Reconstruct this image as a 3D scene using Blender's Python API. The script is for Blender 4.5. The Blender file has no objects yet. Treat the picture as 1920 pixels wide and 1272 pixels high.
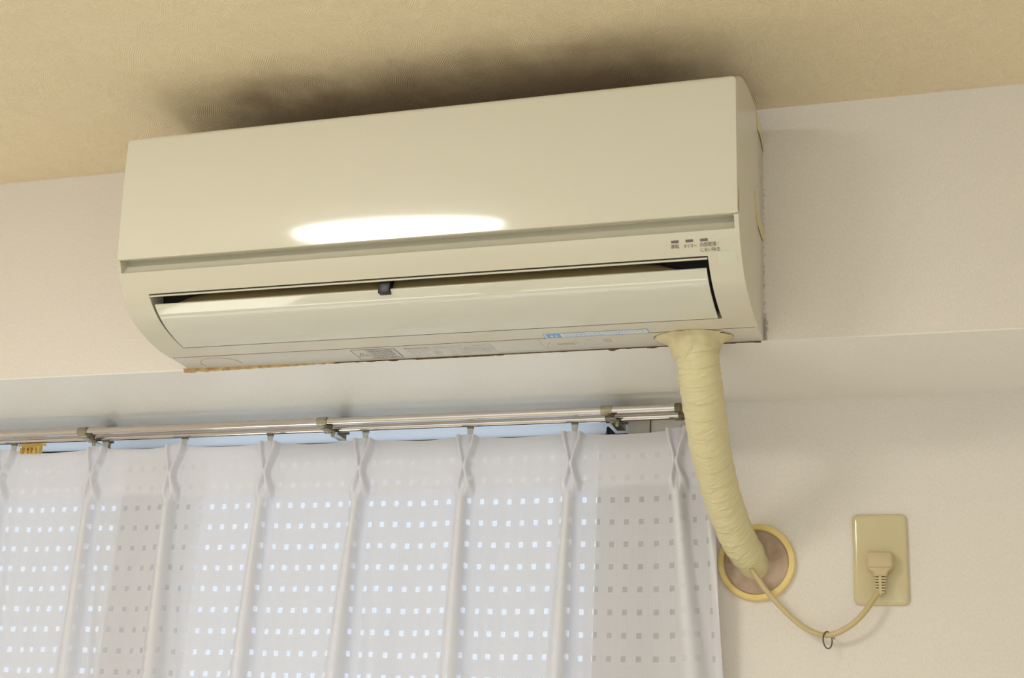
import bpy, bmesh, math, random
import numpy as np
from mathutils import Vector, Matrix, noise

random.seed(7)
S = bpy.context.scene
COL = S.collection

# ------------------------------------------------------------------ camera
def cam_axes(yaw, pitch, roll):
    f = Vector((-math.sin(yaw)*math.cos(pitch), math.cos(yaw)*math.cos(pitch), math.sin(pitch)))
    r = Vector((math.cos(yaw), math.sin(yaw), 0))
    u = r.cross(f)
    return (math.cos(roll)*r + math.sin(roll)*u, -math.sin(roll)*r + math.cos(roll)*u, f)
cd = bpy.data.cameras.new('camera'); cam = bpy.data.objects.new('camera', cd); COL.objects.link(cam)
r_, u_, f_ = cam_axes(0.3221, 0.3309, 0.0547)
M = Matrix((r_, u_, -f_)).transposed().to_4x4()
M.translation = Vector((1.0293, -1.6691, -0.5843))
cam.matrix_world = M
cd.sensor_width = 36; cd.lens = 36*2679.2/1920; cd.clip_start = 0.02
S.camera = cam

# ------------------------------------------------------------------ world, lights, exposure
S.view_settings.view_transform = 'Standard'; S.view_settings.look = 'None'
S.view_settings.gamma = 1; S.view_settings.use_curve_mapping = False
S.view_settings.exposure = -0.17
SKY = 1.75; LAMP = 44
w = bpy.data.worlds.new('world'); S.world = w; w.use_nodes = True
bg = w.node_tree.nodes['Background']; bg.inputs[0].default_value = (0.80, 0.93, 1.12, 1); bg.inputs[1].default_value = SKY
pl2 = bpy.data.lights.new('sky_portal', 'AREA'); pl2.shape = 'RECTANGLE'; pl2.size = 3.5; pl2.size_y = 2.2; pl2.cycles.is_portal = True
po2 = bpy.data.objects.new('sky_portal_back', pl2); COL.objects.link(po2)
po2.location = (.25, -3.34, -.94); po2.rotation_euler = (math.radians(90), 0, 0)
pl3 = bpy.data.lights.new('sky_portal', 'AREA'); pl3.shape = 'RECTANGLE'; pl3.size = 1.65; pl3.size_y = 2.2; pl3.cycles.is_portal = True
po3 = bpy.data.objects.new('sky_portal_right', pl3); COL.objects.link(po3)
po3.location = (2.44, -1.875, -.95); po3.rotation_euler = (math.radians(90), 0, math.radians(90))
# sun reaching the lower part of the window below the edge of the added sun-blocking slab
sl = bpy.data.lights.new('sun', 'SUN'); sl.energy = 36; sl.angle = math.radians(1.5); sl.color = (.93, .97, 1.0)
so = bpy.data.objects.new('sun', sl); COL.objects.link(so); so.rotation_euler = (math.radians(-50), 0, math.radians(8))
# sky portal at the window opening (guides sampling only, gives no light of its own)
pl = bpy.data.lights.new('sky_portal', 'AREA'); pl.shape = 'RECTANGLE'; pl.size = 1.88; pl.size_y = 2.0
pl.cycles.is_portal = True
po = bpy.data.objects.new('sky_portal', pl); COL.objects.link(po)
po.location = (-0.37, 0.40, -1.0); po.rotation_euler = (math.radians(-90), 0, 0)

# ------------------------------------------------------------------ helpers
def lin(c):
    return tuple(((x/255)/12.92 if x/255 <= .04045 else ((x/255+.055)/1.055)**2.4) for x in c)
def mat(name, rgb, rough=.5, metal=0, spec=.5, coat=0):
    m = bpy.data.materials.new(name); m.use_nodes = True
    b = m.node_tree.nodes['Principled BSDF']
    b.inputs['Base Color'].default_value = (*lin(rgb), 1)
    b.inputs['Roughness'].default_value = rough
    b.inputs['Metallic'].default_value = metal
    b.inputs['Specular IOR Level'].default_value = spec
    b.inputs['Coat Weight'].default_value = coat
    return m
class NB:
    """small node-building helper"""
    def __init__(s, m): s.m = m; s.t = m.node_tree; s.b = s.t.nodes.get('Principled BSDF')
    def n(s, ty, **kw):
        x = s.t.nodes.new(ty)
        for k, v in kw.items():
            if k.startswith('i_'):
                key = k[2:]; key = int(key) if key.isdigit() else key.replace('_', ' ')
                if hasattr(v, 'is_output') or isinstance(v, bpy.types.NodeSocket): s.t.links.new(v, x.inputs[key])
                else: x.inputs[key].default_value = v
            else: setattr(x, k, v)
        return x
    def link(s, a, b): s.t.links.new(a, b)
    def math(s, op, a, b=None, clamp=False):
        x = s.t.nodes.new('ShaderNodeMath'); x.operation = op; x.use_clamp = clamp
        for i, v in enumerate((a, b)):
            if v is None: continue
            if isinstance(v, bpy.types.NodeSocket): s.t.links.new(v, x.inputs[i])
            else: x.inputs[i].default_value = v
        return x.outputs[0]
    def mix(s, f, a, b):
        x = s.t.nodes.new('ShaderNodeMix'); x.data_type = 'RGBA'
        for i, v in ((0, f), (6, a), (7, b)):
            if isinstance(v, bpy.types.NodeSocket): s.t.links.new(v, x.inputs[i])
            else: x.inputs[i].default_value = v
        return x.outputs[2]
    def bump(s, h, strength, dist):
        x = s.n('ShaderNodeBump'); x.inputs['Strength'].default_value = strength; x.inputs['Distance'].default_value = dist
        s.link(h, x.inputs['Height']); s.link(x.outputs[0], s.b.inputs['Normal'])
def mottled(name, rgb, rgb2, rough, scale, bump=0, bd=.0005, **kw):
    m = mat(name, rgb, rough, **kw); q = NB(m)
    tc = q.n('ShaderNodeTexCoord'); no = q.n('ShaderNodeTexNoise', i_Scale=scale, i_Detail=5.0)
    q.link(tc.outputs['Object'], no.inputs['Vector'])
    mr = q.n('ShaderNodeMapRange', i_1=.35, i_2=.7); q.link(no.outputs[0], mr.inputs[0])
    q.link(q.mix(mr.outputs[0], (*lin(rgb), 1), (*lin(rgb2), 1)), q.b.inputs['Base Color'])
    if bump: q.bump(no.outputs[0], bump, bd)
    return m

class MB:
    def __init__(s): s.v = []; s.f = []; s.sm = []
    def add(s, vs, fs, smooth=False):
        o = len(s.v); s.v += [tuple(x) for x in vs]; s.f += [tuple(i+o for i in f) for f in fs]; s.sm += [smooth]*len(fs); return s
    def box(s, x0, x1, y0, y1, z0, z1):
        return s.add([(x, y, z) for x in (x0, x1) for y in (y0, y1) for z in (z0, z1)],
            [(0,1,3,2), (4,6,7,5), (0,4,5,1), (2,3,7,6), (0,2,6,4), (1,5,7,3)])
    def prism(s, poly, x0, x1):            # poly = [(y, z)...], extruded along x
        n = len(poly); vs = [(x0, y, z) for y, z in poly] + [(x1, y, z) for y, z in poly]
        fs = [(i, (i+1) % n, n+(i+1) % n, n+i) for i in range(n)] + [tuple(range(n))[::-1], tuple(range(n, 2*n))]
        return s.add(vs, fs)
    def tube(s, pts, rad, seg=12, cap=True, shape=None, up=Vector((0,0,1))):
        pts = [Vector(p) for p in pts]; n = len(pts); rings = []; nrm = None
        for i, p in enumerate(pts):
            t = (pts[min(i+1, n-1)] - pts[max(i-1, 0)]).normalized()
            if nrm is None:
                nrm = up.cross(t)
                if nrm.length < 1e-3: nrm = Vector((1,0,0)).cross(t)
                nrm.normalize()
            nrm = (nrm - t*nrm.dot(t)).normalized(); bn = t.cross(nrm)
            r = rad(i/(n-1)) if callable(rad) else rad
            ring = []
            for k in range(seg):
                a = 2*math.pi*k/seg
                m_ = shape(a, i) if shape else 1
                ring.append(p + (nrm*math.cos(a) + bn*math.sin(a))*r*m_)
            rings.append(ring)
        vs = [v for q in rings for v in q]
        fs = [(i*seg+k, i*seg+(k+1) % seg, (i+1)*seg+(k+1) % seg, (i+1)*seg+k) for i in range(n-1) for k in range(seg)]
        s.add(vs, fs, True)
        if cap: 
            o = len(s.v)-len(vs); s.f += [tuple(o+k for k in range(seg))[::-1], tuple(o+(n-1)*seg+k for k in range(seg))]; s.sm += [False, False]
        return s
    def lathe(s, prof, c, axis='y', seg=48, smooth=True):   # prof = [(r, h)...], h along +axis
        n = len(prof); vs = []
        for r, h in prof:
            for k in range(seg):
                a = 2*math.pi*k/seg; ca, sa = r*math.cos(a), r*math.sin(a)
                vs.append({'y': (c[0]+ca, c[1]+h, c[2]+sa), 'z': (c[0]+ca, c[1]+sa, c[2]+h), 'x': (c[0]+h, c[1]+ca, c[2]+sa)}[axis])
        fs = [(i*seg+k, i*seg+(k+1) % seg, (i+1)*seg+(k+1) % seg, (i+1)*seg+k) for i in range(n-1) for k in range(seg)]
        return s.add(vs, fs, smooth)
def attach(o, parent, local=False):
    """parts are modelled in world coordinates; keep them there under their Empty"""
    o.parent = parent
    if parent.type == 'EMPTY' and not local: o.matrix_parent_inverse = Matrix.Translation(-parent.location)
def obj(name, mb, m, parent=None, bevel=0, sharp=35, kind=None, seg=2, local=False):
    me = bpy.data.meshes.new(name); me.from_pydata(mb.v, [], mb.f); me.update()
    bm = bmesh.new(); bm.from_mesh(me); bmesh.ops.remove_doubles(bm, verts=bm.verts, dist=1e-6)
    bmesh.ops.recalc_face_normals(bm, faces=bm.faces)
    ang = math.radians(sharp)
    for f in bm.faces: f.smooth = True
    for e in bm.edges:
        if len(e.link_faces) == 2 and e.calc_face_angle(0) > ang: e.smooth = False
    bm.to_mesh(me); bm.free()
    me.materials.append(m)
    o = bpy.data.objects.new(name, me); COL.objects.link(o)
    if parent: attach(o, parent, local)
    if bevel:
        b = o.modifiers.new('bevel', 'BEVEL'); b.width = bevel; b.segments = seg; b.limit_method = 'ANGLE'; b.angle_limit = math.radians(30); b.harden_normals = False
        for e in me.edges: e.use_edge_sharp = False
    if kind: o['kind'] = kind
    return o
def thing(name, label, cat, loc=(0,0,0), group=None):
    o = bpy.data.objects.new(name, None); COL.objects.link(o); o.location = loc; o.empty_display_size = .02
    o['label'] = label; o['category'] = cat
    if group: o['group'] = group
    return o
def tag(o, label, cat, group=None):
    o['label'] = label; o['category'] = cat
    if group: o['group'] = group
    return o
def bake(o):
    dg = bpy.context.evaluated_depsgraph_get(); dg.update()
    me = bpy.data.meshes.new_from_object(o.evaluated_get(dg))
    o.modifiers.clear(); o.data = me
def cut(o, mb):
    c = obj('cutter', mb, o.data.materials[0])
    b = o.modifiers.new('b', 'BOOLEAN'); b.operation = 'DIFFERENCE'; b.object = c; b.solver = 'EXACT'
    bake(o); bpy.data.objects.remove(c)
def catmull(P, n=8):
    P = [Vector(p) for p in P]; out = []
    for i in range(len(P)-1):
        a = P[max(i-1, 0)]; b = P[i]; c = P[i+1]; d = P[min(i+2, len(P)-1)]
        for k in range(n):
            t = k/n
            out.append(.5*((2*b)+(c-a)*t+(2*a-5*b+4*c-d)*t*t+(3*b-a-3*c+d)*t**3))
    out.append(P[-1]); return out

# ------------------------------------------------------------------ materials
def wallpaper(name, rgb, rgb2, dirt=False):
    m = mat(name, rgb, .62, spec=.35); q = NB(m)
    tc = q.n('ShaderNodeTexCoord')
    n1 = q.n('ShaderNodeTexNoise', i_Scale=2.3, i_Detail=4.0); q.link(tc.outputs['Object'], n1.inputs[0])
    mp = q.n('ShaderNodeMapping'); mp.inputs['Scale'].default_value = (1, 1, .45); q.link(tc.outputs['Object'], mp.inputs[0])
    n2 = q.n('ShaderNodeTexNoise', i_Scale=520.0, i_Detail=3.0, i_Roughness=.65); q.link(mp.outputs[0], n2.inputs[0])
    n3 = q.n('ShaderNodeTexVoronoi', i_Scale=430.0); q.link(tc.outputs['Object'], n3.inputs[0])
    base = q.mix(n1.outputs[0], (*lin(rgb), 1), (*lin(rgb2), 1))
    fine = q.n('ShaderNodeMapRange', i_1=.3, i_2=.7, i_3=.94, i_4=1.04); q.link(n2.outputs[0], fine.inputs[0])
    vm = q.n('ShaderNodeVectorMath', operation='SCALE'); q.link(base, vm.inputs[0]); q.link(fine.outputs[0], vm.inputs['Scale'])
    col = vm.outputs[0]
    if dirt:   # dark dust specks that settled on the paper along the right edge of the unit
        sp = q.n('ShaderNodeSeparateXYZ'); q.link(tc.outputs['Object'], sp.inputs[0])
        X, Z = sp.outputs[0], sp.outputs[2]
        e = q.n('ShaderNodeMapRange', i_1=.799, i_2=.808, i_3=1.0, i_4=0.0); q.link(X, e.inputs[0])
        zr = q.n('ShaderNodeMapRange', i_1=.27, i_2=.20, i_3=0.0, i_4=1.0); q.link(Z, zr.inputs[0])
        zb = q.n('ShaderNodeMapRange', i_1=.045, i_2=.02, i_3=0.0, i_4=.55); q.link(Z, zb.inputs[0])
        d = q.n('ShaderNodeTexNoise', i_Scale=170.0, i_Detail=6.0, i_Roughness=.7); q.link(tc.outputs['Object'], d.inputs[0])
        k = q.math('MULTIPLY', q.math('MULTIPLY', e.outputs[0], zr.outputs[0]), q.math('ADD', zb.outputs[0], .62))
        th = q.math('ADD', d.outputs[0], q.math('MULTIPLY', k, .42))
        mk = q.n('ShaderNodeMapRange', i_1=.74, i_2=.90, i_3=0.0, i_4=.6); q.link(th, mk.inputs[0])
        gate = q.math('MULTIPLY', mk.outputs[0], q.math('MULTIPLY', q.math('GREATER_THAN', X, .79), q.math('MULTIPLY', q.math('GREATER_THAN', k, .001), q.math('GREATER_THAN', Z, 0.0))))
        col = q.mix(gate, col, (*lin((92, 76, 66)), 1))
    q.link(col, q.b.inputs['Base Color'])
    h = q.math('ADD', n2.outputs[0], q.math('MULTIPLY', n3.outputs[0], .6))
    q.bump(h, .55, .0006)
    return m
m_wall = wallpaper('wallpaper_pinkish_cream', (234, 226, 216), (237, 229, 218))
m_beam = wallpaper('wallpaper_beam', (234, 226, 216), (237, 229, 218), dirt=True)

m_soffit = wallpaper('glossy_soffit_paper', (242, 239, 231), (244, 241, 233))
_b = m_soffit.node_tree.nodes['Principled BSDF']; _b.inputs['Roughness'].default_value = .30; _b.inputs['Specular IOR Level'].default_value = .7
def ceiling_mat():
    m = mat('ceiling_paper', (222, 200, 160), .55, spec=.4); q = NB(m)
    tc = q.n('ShaderNodeTexCoord')
    vo = q.n('ShaderNodeTexVoronoi', i_Scale=50.0); q.link(tc.outputs['Object'], vo.inputs['Vector'])
    sx = q.n('ShaderNodeSeparateColor'); q.link(vo.outputs['Color'], sx.inputs[0])
    ang = q.math('MULTIPLY', sx.outputs[0], 6.283)
    vr = q.n('ShaderNodeVectorRotate', rotation_type='Z_AXIS'); q.link(tc.outputs['Object'], vr.inputs['Vector']); q.link(ang, vr.inputs['Angle'])
    wv = q.n('ShaderNodeTexWave', i_Scale=118.0, i_Distortion=1.3, i_Detail=2.0); wv.inputs['Detail Scale'].default_value = 1.5
    q.link(vr.outputs[0], wv.inputs[0])
    n2 = q.n('ShaderNodeTexNoise', i_Scale=600.0, i_Detail=3.0); q.link(tc.outputs['Object'], n2.inputs[0])
    n1 = q.n('ShaderNodeTexNoise', i_Scale=9.0, i_Detail=6.0); q.link(tc.outputs['Object'], n1.inputs[0])
    base = q.mix(n1.outputs[0], (*lin((243, 227, 192)), 1), (*lin((239, 221, 188)), 1))
    f = q.n('ShaderNodeMapRange', i_1=.3, i_2=.7, i_3=.93, i_4=1.05); q.link(n2.outputs[0], f.inputs[0])
    f2 = q.n('ShaderNodeMapRange', i_1=0.0, i_2=1.0, i_3=.975, i_4=1.02); q.link(wv.outputs[1], f2.inputs[0])
    vm = q.n('ShaderNodeVectorMath', operation='SCALE'); q.link(base, vm.inputs[0]); q.link(q.math('MULTIPLY', f.outputs[0], f2.outputs[0]), vm.inputs['Scale'])
    # brown darkening with blotchy edges on the ceiling above the unit
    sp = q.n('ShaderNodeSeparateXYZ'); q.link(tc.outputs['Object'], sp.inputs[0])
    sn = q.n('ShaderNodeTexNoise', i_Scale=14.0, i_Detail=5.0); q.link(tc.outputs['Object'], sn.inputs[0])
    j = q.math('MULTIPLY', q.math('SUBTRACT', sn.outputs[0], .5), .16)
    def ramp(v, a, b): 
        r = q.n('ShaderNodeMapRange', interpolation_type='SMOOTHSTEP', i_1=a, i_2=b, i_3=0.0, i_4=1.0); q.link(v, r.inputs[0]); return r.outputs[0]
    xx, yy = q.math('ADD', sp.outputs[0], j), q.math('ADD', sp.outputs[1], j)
    blotch = q.math('MULTIPLY', q.math('MULTIPLY', ramp(xx, .02, .20), ramp(xx, .80, .66)), ramp(yy, -.26, -.10))
    cc = q.mix(q.math('MULTIPLY', blotch, .62), vm.outputs[0], (*lin((112, 68, 34)), 1))
    q.link(cc, q.b.inputs['Base Color'])
    q.bump(q.math('ADD', q.math('MULTIPLY', wv.outputs[1], 1.0), q.math('MULTIPLY', n2.outputs[0], .7)), .6, .0007)
    return m
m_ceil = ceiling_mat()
m_floor = mottled('pale_floor', (234, 224, 206), (226, 214, 194), .4, 6)
m_case = mottled('aged_cream_plastic', (217, 211, 190), (214, 208, 187), .16, 3, spec=.5)
m_panel = mat('glossy_cream_panel', (222, 217, 197), .075, spec=.55)
m_vane = mat('glossy_vane', (219, 216, 198), .07, spec=.6, coat=.6)
m_chas = mat('chassis_plastic', (210, 206, 192), .35)
m_groove = mat('groove_plastic', (214, 198, 172), .35)
m_duct = mat('duct_dark', (28, 22, 16), .6)
m_black = mat('black_plastic', (24, 24, 26), .4)
m_led = mat('indicator_window', (112, 100, 98), .25)
m_ink = mat('grey_print', (108, 98, 84), .6)
m_inkd = mat('black_print', (72, 68, 72), .6)
m_lab = mat('clear_label', (208, 204, 192), .15)
m_blue = mat('blue_print', (96, 168, 228), .4)
m_sticker = mat('sticker_white', (222, 224, 220), .35)
m_resid = mat('residue', (214, 212, 192), .3)
m_emb = mat('embossed_line', (188, 176, 146), .4)
m_seal = mottled('brown_sealant', (216, 192, 140), (170, 126, 72), .7, 90, .6)
m_dust = mottled('brown_dust', (120, 92, 60), (70, 50, 34), .9, 140)
m_tape2 = mat('yellowed_clear_tape', (220, 205, 150), .25)
m_rod = mat('chrome_rod', (214, 208, 204), .10, metal=1)
m_brk = mottled('bracket_metal', (176, 170, 150), (150, 142, 120), .35, 60, metal=.8)
m_brkd = mat('dull_steel', (120, 120, 116), .4, metal=.8)
m_rune = mat('runner_cap', (120, 116, 108), .4)
m_yel = mottled('yellowed_clip', (226, 190, 96), (196, 150, 60), .4, 120)
m_yel_b = m_yel.node_tree.nodes['Principled BSDF']; m_yel_b.inputs['Subsurface Weight'].default_value = 0.0
m_ring = mottled('yellowed_ring', (246, 222, 150), (236, 206, 130), .38, 40)
m_putty = mottled('grey_brown_putty', (198, 174, 152), (172, 146, 124), .6, 38, .6, .002)
m_putty2 = mottled('cream_putty', (222, 208, 164), (206, 190, 148), .55, 60, .5, .001)
m_plate = mat('outlet_plate', (214, 200, 158), .13, spec=.55)
m_plug = mat('plug_vinyl', (206, 188, 146), .42)
m_plugd = mat('slot_dark', (120, 92, 56), .7)
m_cord = mat('cord_vinyl', (206, 186, 138), .35)
m_wire = mat('steel_wire', (112, 104, 92), .35, metal=.9)
m_wframe = mat('window_frame', (206, 200, 188), .5)
m_mull = mat('aluminium_stile', (214, 216, 220), .4, metal=.3)

def tape_mat():
    m = mat('vinyl_pipe_tape', (226, 216, 160), .42, spec=.45); q = NB(m)
    uv = q.n('ShaderNodeUVMap')
    mp = q.n('ShaderNodeMapping'); mp.inputs['Scale'].default_value = (2.2, 95, 1); q.link(uv.outputs[0], mp.inputs[0])
    n = q.n('ShaderNodeTexNoise', i_Scale=1.6, i_Detail=5.0, i_Distortion=.6); q.link(mp.outputs[0], n.inputs[0])
    q.bump(n.outputs[0], .9, .003)
    n1 = q.n('ShaderNodeTexNoise', i_Scale=4.0, i_Detail=3.0); q.link(uv.outputs[0], n1.inputs[0])
    q.link(q.mix(n1.outputs[0], (*lin((228, 214, 168)), 1), (*lin((219, 211, 166)), 1)), q.b.inputs['Base Color'])
    return m
m_tape = tape_mat()

def lace_mat():
    m = bpy.data.materials.new('lace_fabric'); m.use_nodes = True; t = m.node_tree; t.nodes.clear(); q = NB(m)
    out = q.n('ShaderNodeOutputMaterial')
    uv = q.n('ShaderNodeUVMap'); uv.uv_map = 'weave'
    sp = q.n('ShaderNodeSeparateXYZ'); q.link(uv.outputs[0], sp.inputs[0])
    def near(s, hw):
        f = q.math('ABSOLUTE', q.math('SUBTRACT', q.math('FRACT', q.math('ADD', s, .5)), .5))
        return q.math('LESS_THAN', f, hw)
    dot = q.math('MULTIPLY', near(sp.outputs[0], .165), near(sp.outputs[1], .125))
    at = q.n('ShaderNodeAttribute', attribute_name='layers')
    L = at.outputs['Fac']                       # 0 single cloth .. 1 folded several times
    # weave: fine vertical and horizontal thread density variation
    mp = q.n('ShaderNodeMapping'); mp.inputs['Scale'].default_value = (9, .22, 1); q.link(uv.outputs[0], mp.inputs[0])
    n1 = q.n('ShaderNodeTexNoise', i_Scale=1.2, i_Detail=3.0); q.link(mp.outputs[0], n1.inputs[0])
    gridx = q.math('SINE', q.math('MULTIPLY', sp.outputs[0], 2*math.pi*13))
    gridz = q.math('SINE', q.math('MULTIPLY', sp.outputs[1], 2*math.pi*19))
    g = q.math('MULTIPLY', q.math('ADD', gridx, gridz), .02)
    thr = q.math('MULTIPLY', q.math('SUBTRACT', n1.outputs[0], .5), .10)
    T0 = q.math('ADD', q.math('ADD', .065, g), thr)
    single = q.math('SUBTRACT', 1.0, L)
    Td = q.math('MULTIPLY', q.math('MULTIPLY', dot, q.math('LESS_THAN', sp.outputs[1], 2.5)), q.math('ADD', q.math('MULTIPLY', q.math('MULTIPLY', single, single), .27), .05))
    T = q.math('ADD', q.math('MULTIPLY', T0, single), Td, clamp=True)
    col = (*lin((227, 225, 229)), 1)
    di = q.n('ShaderNodeBsdfDiffuse', i_Color=col); tr = q.n('ShaderNodeBsdfTranslucent', i_Color=col)
    mx = q.n('ShaderNodeMixShader'); q.link(q.math('SUBTRACT', .20, q.math('MULTIPLY', L, .17)), mx.inputs[0]); q.link(di.outputs[0], mx.inputs[1]); q.link(tr.outputs[0], mx.inputs[2])
    tp = q.n('ShaderNodeBsdfTransparent')
    m2 = q.n('ShaderNodeMixShader'); q.link(T, m2.inputs[0]); q.link(mx.outputs[0], m2.inputs[1]); q.link(tp.outputs[0], m2.inputs[2])
    q.link(m2.outputs[0], out.inputs[0])
    return m
m_lace = lace_mat()

def translucent(name, rgb, f=.6):
    m = bpy.data.materials.new(name); m.use_nodes = True; t = m.node_tree; t.nodes.clear(); q = NB(m)
    out = q.n('ShaderNodeOutputMaterial'); c = (*lin(rgb), 1)
    di = q.n('ShaderNodeBsdfDiffuse', i_Color=c); tr = q.n('ShaderNodeBsdfTranslucent', i_Color=c)
    mx = q.n('ShaderNodeMixShader', i_0=f); q.link(di.outputs[0], mx.inputs[1]); q.link(tr.outputs[0], mx.inputs[2])
    q.link(mx.outputs[0], out.inputs[0]); return m
m_run = translucent('clear_runner', (238, 234, 224), .5)
m_head = translucent('frosted_head_strip', (250, 252, 252), .85)
def sheer(m, f):
    t = m.node_tree; o = [n for n in t.nodes if n.type == 'OUTPUT_MATERIAL'][0]; src = o.inputs[0].links[0].from_socket
    tp = t.nodes.new('ShaderNodeBsdfTransparent'); mx = t.nodes.new('ShaderNodeMixShader'); mx.inputs[0].default_value = f
    t.links.new(src, mx.inputs[1]); t.links.new(tp.outputs[0], mx.inputs[2]); t.links.new(mx.outputs[0], o.inputs[0])
sheer(m_head, .18)
m_fill_blind = translucent('fill_blind_cloth', (255, 251, 241), .88)  # cloth for the unseen windows added as fill light
def glass_mat():
    m = bpy.data.materials.new('window_glass'); m.use_nodes = True; t = m.node_tree; t.nodes.clear(); q = NB(m)
    out = q.n('ShaderNodeOutputMaterial')
    tp = q.n('ShaderNodeBsdfTransparent', i_Color=(.95, .97, .97, 1)); gl = q.n('ShaderNodeBsdfGlossy', i_Roughness=.02)
    fr = q.n('ShaderNodeFresnel', i_IOR=1.45); mx = q.n('ShaderNodeMixShader')
    q.link(fr.outputs[0], mx.inputs[0]); q.link(tp.outputs[0], mx.inputs[1]); q.link(gl.outputs[0], mx.inputs[2]); q.link(mx.outputs[0], out.inputs[0])
    return m
m_glass = glass_mat()
def emit(name, rgb, s):
    m = bpy.data.materials.new(name); m.use_nodes = True; t = m.node_tree; t.nodes.clear(); q = NB(m)
    out = q.n('ShaderNodeOutputMaterial'); e = q.n('ShaderNodeEmission', i_Color=(*rgb, 1), i_Strength=s); q.link(e.outputs[0], out.inputs[0]); return m
m_lamp = emit('lamp_diffuser', (1.0, .97, .93), LAMP)

# ------------------------------------------------------------------ the room
ZC = .3192; YW = .25; FL = -2.08
X0, X1, YB = -1.9, 2.3, -3.2
def struct(name, mb, m, **k): return obj(name, mb, m, kind='structure', **k)
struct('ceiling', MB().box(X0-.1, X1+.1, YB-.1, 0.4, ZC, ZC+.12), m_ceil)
struct('floor', MB().box(X0-.1, X1+.1, YB-.1, .40, FL-.1, FL), m_floor)
struct('wall_left', MB().box(X0-.12, X0, YB, .40, FL, ZC), m_wall)
struct('wall_right', MB().box(X1, X1+.12, YB, -2.7, FL, ZC).box(X1, X1+.12, -1.05, .40, FL, ZC).box(X1, X1+.12, -2.7, -1.05, .1, ZC).box(X1, X1+.12, -2.7, -1.05, FL, FL+.05), m_wall)
w3 = struct('fill_window_right', MB().box(X1+.05, X1+.09, -2.7, -1.05, .07, .1).box(X1+.05, X1+.09, -2.7, -1.05, FL+.05, FL+.09), m_wframe)  # unseen window added to bring fill light from the right
obj('fill_blind', MB().box(X1+.010, X1+.012, -2.7, -1.05, FL+.06, .1), m_fill_blind, w3)
wb = MB().box(X0-.1, -1.5, YB-.12, YB, FL, ZC).box(2.0, X1+.1, YB-.12, YB, FL, ZC).box(-1.5, 2.0, YB-.12, YB, .15, ZC).box(-1.5, 2.0, YB-.12, YB, FL, FL+.05)
struct('wall_back', wb, m_wall)
w2 = struct('fill_window_back', MB().box(-1.5, 2.0, YB-.09, YB-.05, .12, .15).box(-1.5, 2.0, YB-.09, YB-.05, FL+.05, FL+.09), m_wframe)  # unseen window behind the camera, added for soft frontal fill
obj('fill_blind', MB().box(-1.5, 2.0, YB-.012, YB-.010, FL+.06, .15), m_fill_blind, w2)
struct('wall_beam', MB().box(X0, X1, 0, .40, .0006, ZC), m_beam)
struct('wall_soffit', MB().box(X0, X1, 0, .40, -.0013, .0006), m_soffit)
struct('sun_blocker_slab', MB().box(X0, X1, .40, 2.3, .45, .57), m_sticker)  # unseen slab added to keep the sun off the upper curtain
# window wall with its opening
WX0, WX1, WZ0, WZ1 = -1.3, .571, -1.98, -.010
wl = MB()
wl.box(X0, WX0, YW, .40, FL, -.0013).box(WX1, X1, YW, .40, FL, -.0013).box(WX0, WX1, YW, .40, WZ1, -.0013).box(WX0, WX1, YW, .40, FL, WZ0)
struct('wall_window', wl, m_wall)
struct('trim_1', MB().box(WX1, .603, YW-.004, YW+.002, WZ0, -.002), m_wframe, bevel=.001)
struct('trim_2', MB().box(.603, .6038, YW-.0035, YW+.002, WZ0, -.002), m_dust)
wi = struct('window_1', MB().box(WX0, WX1, .30, .34, WZ1-.006, WZ1).box(WX0, WX0+.03, .28, .34, WZ0, WZ1-.006).box(WX0, WX1, .28, .34, WZ0, WZ0+.04), m_wframe)
obj('head_strip', MB().box(WX0, WX1, .262, .266, -.0385, WZ1), m_head, wi)
obj('gasket', MB().box(WX0, WX1, .260, .268, -.0425, -.0385), m_black, wi)
obj('sash_stile', MB().box(WX1-.052, WX1, .285, .315, WZ0+.04, -.045), m_wframe, wi, bevel=.002)
obj('meeting_stile', MB().box(-.268, -.145, .285, .33, WZ0+.04, -.045), m_mull, wi, bevel=.002)
obj('glass', MB().box(-.145, WX1-.052, .298, .302, WZ0+.04, -.045), m_glass, wi)
obj('glass', MB().box(WX0+.03, -.268, .312, .316, WZ0+.04, -.045), m_glass, wi)
lt = MB(); lt.prism([(.258, -.028), (.252, -.045), (.250, -.062), (.262, -.062), (.262, -.028)], .537, .5405)
lt.add([(.5405, .262, -.028), (.5405, .252, -.045), (.5405, .25, -.062), (.5405, .262, -.062), (.560, .262, -.048), (.560, .255, -.062), (.560, .262, -.062)],
       [(0,1,4), (1,2,5,4), (2,3,6,5), (0,4,6,3), (4,5,6), (0,3,2,1)])
obj('latch', lt, m_black, wi, bevel=.0008)

# ceiling lamp that lights the room, just outside the frame
lamp = thing('ceiling_lamp', 'round white ceiling lamp fixed flat to the ceiling', 'lamp', (-.09, -1.40, ZC))
obj('diffuser', MB().lathe([(0, -.052), (.15, -.051), (.195, -.046), (.214, -.034), (.218, -.018)], (-.09, -1.40, ZC), 'z', 64), m_lamp, lamp)
obj('rim', MB().lathe([(.218, -.018), (.228, -.016), (.228, 0), (.05, 0)], (-.09, -1.40, ZC), 'z', 64), m_sticker, lamp)

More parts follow.
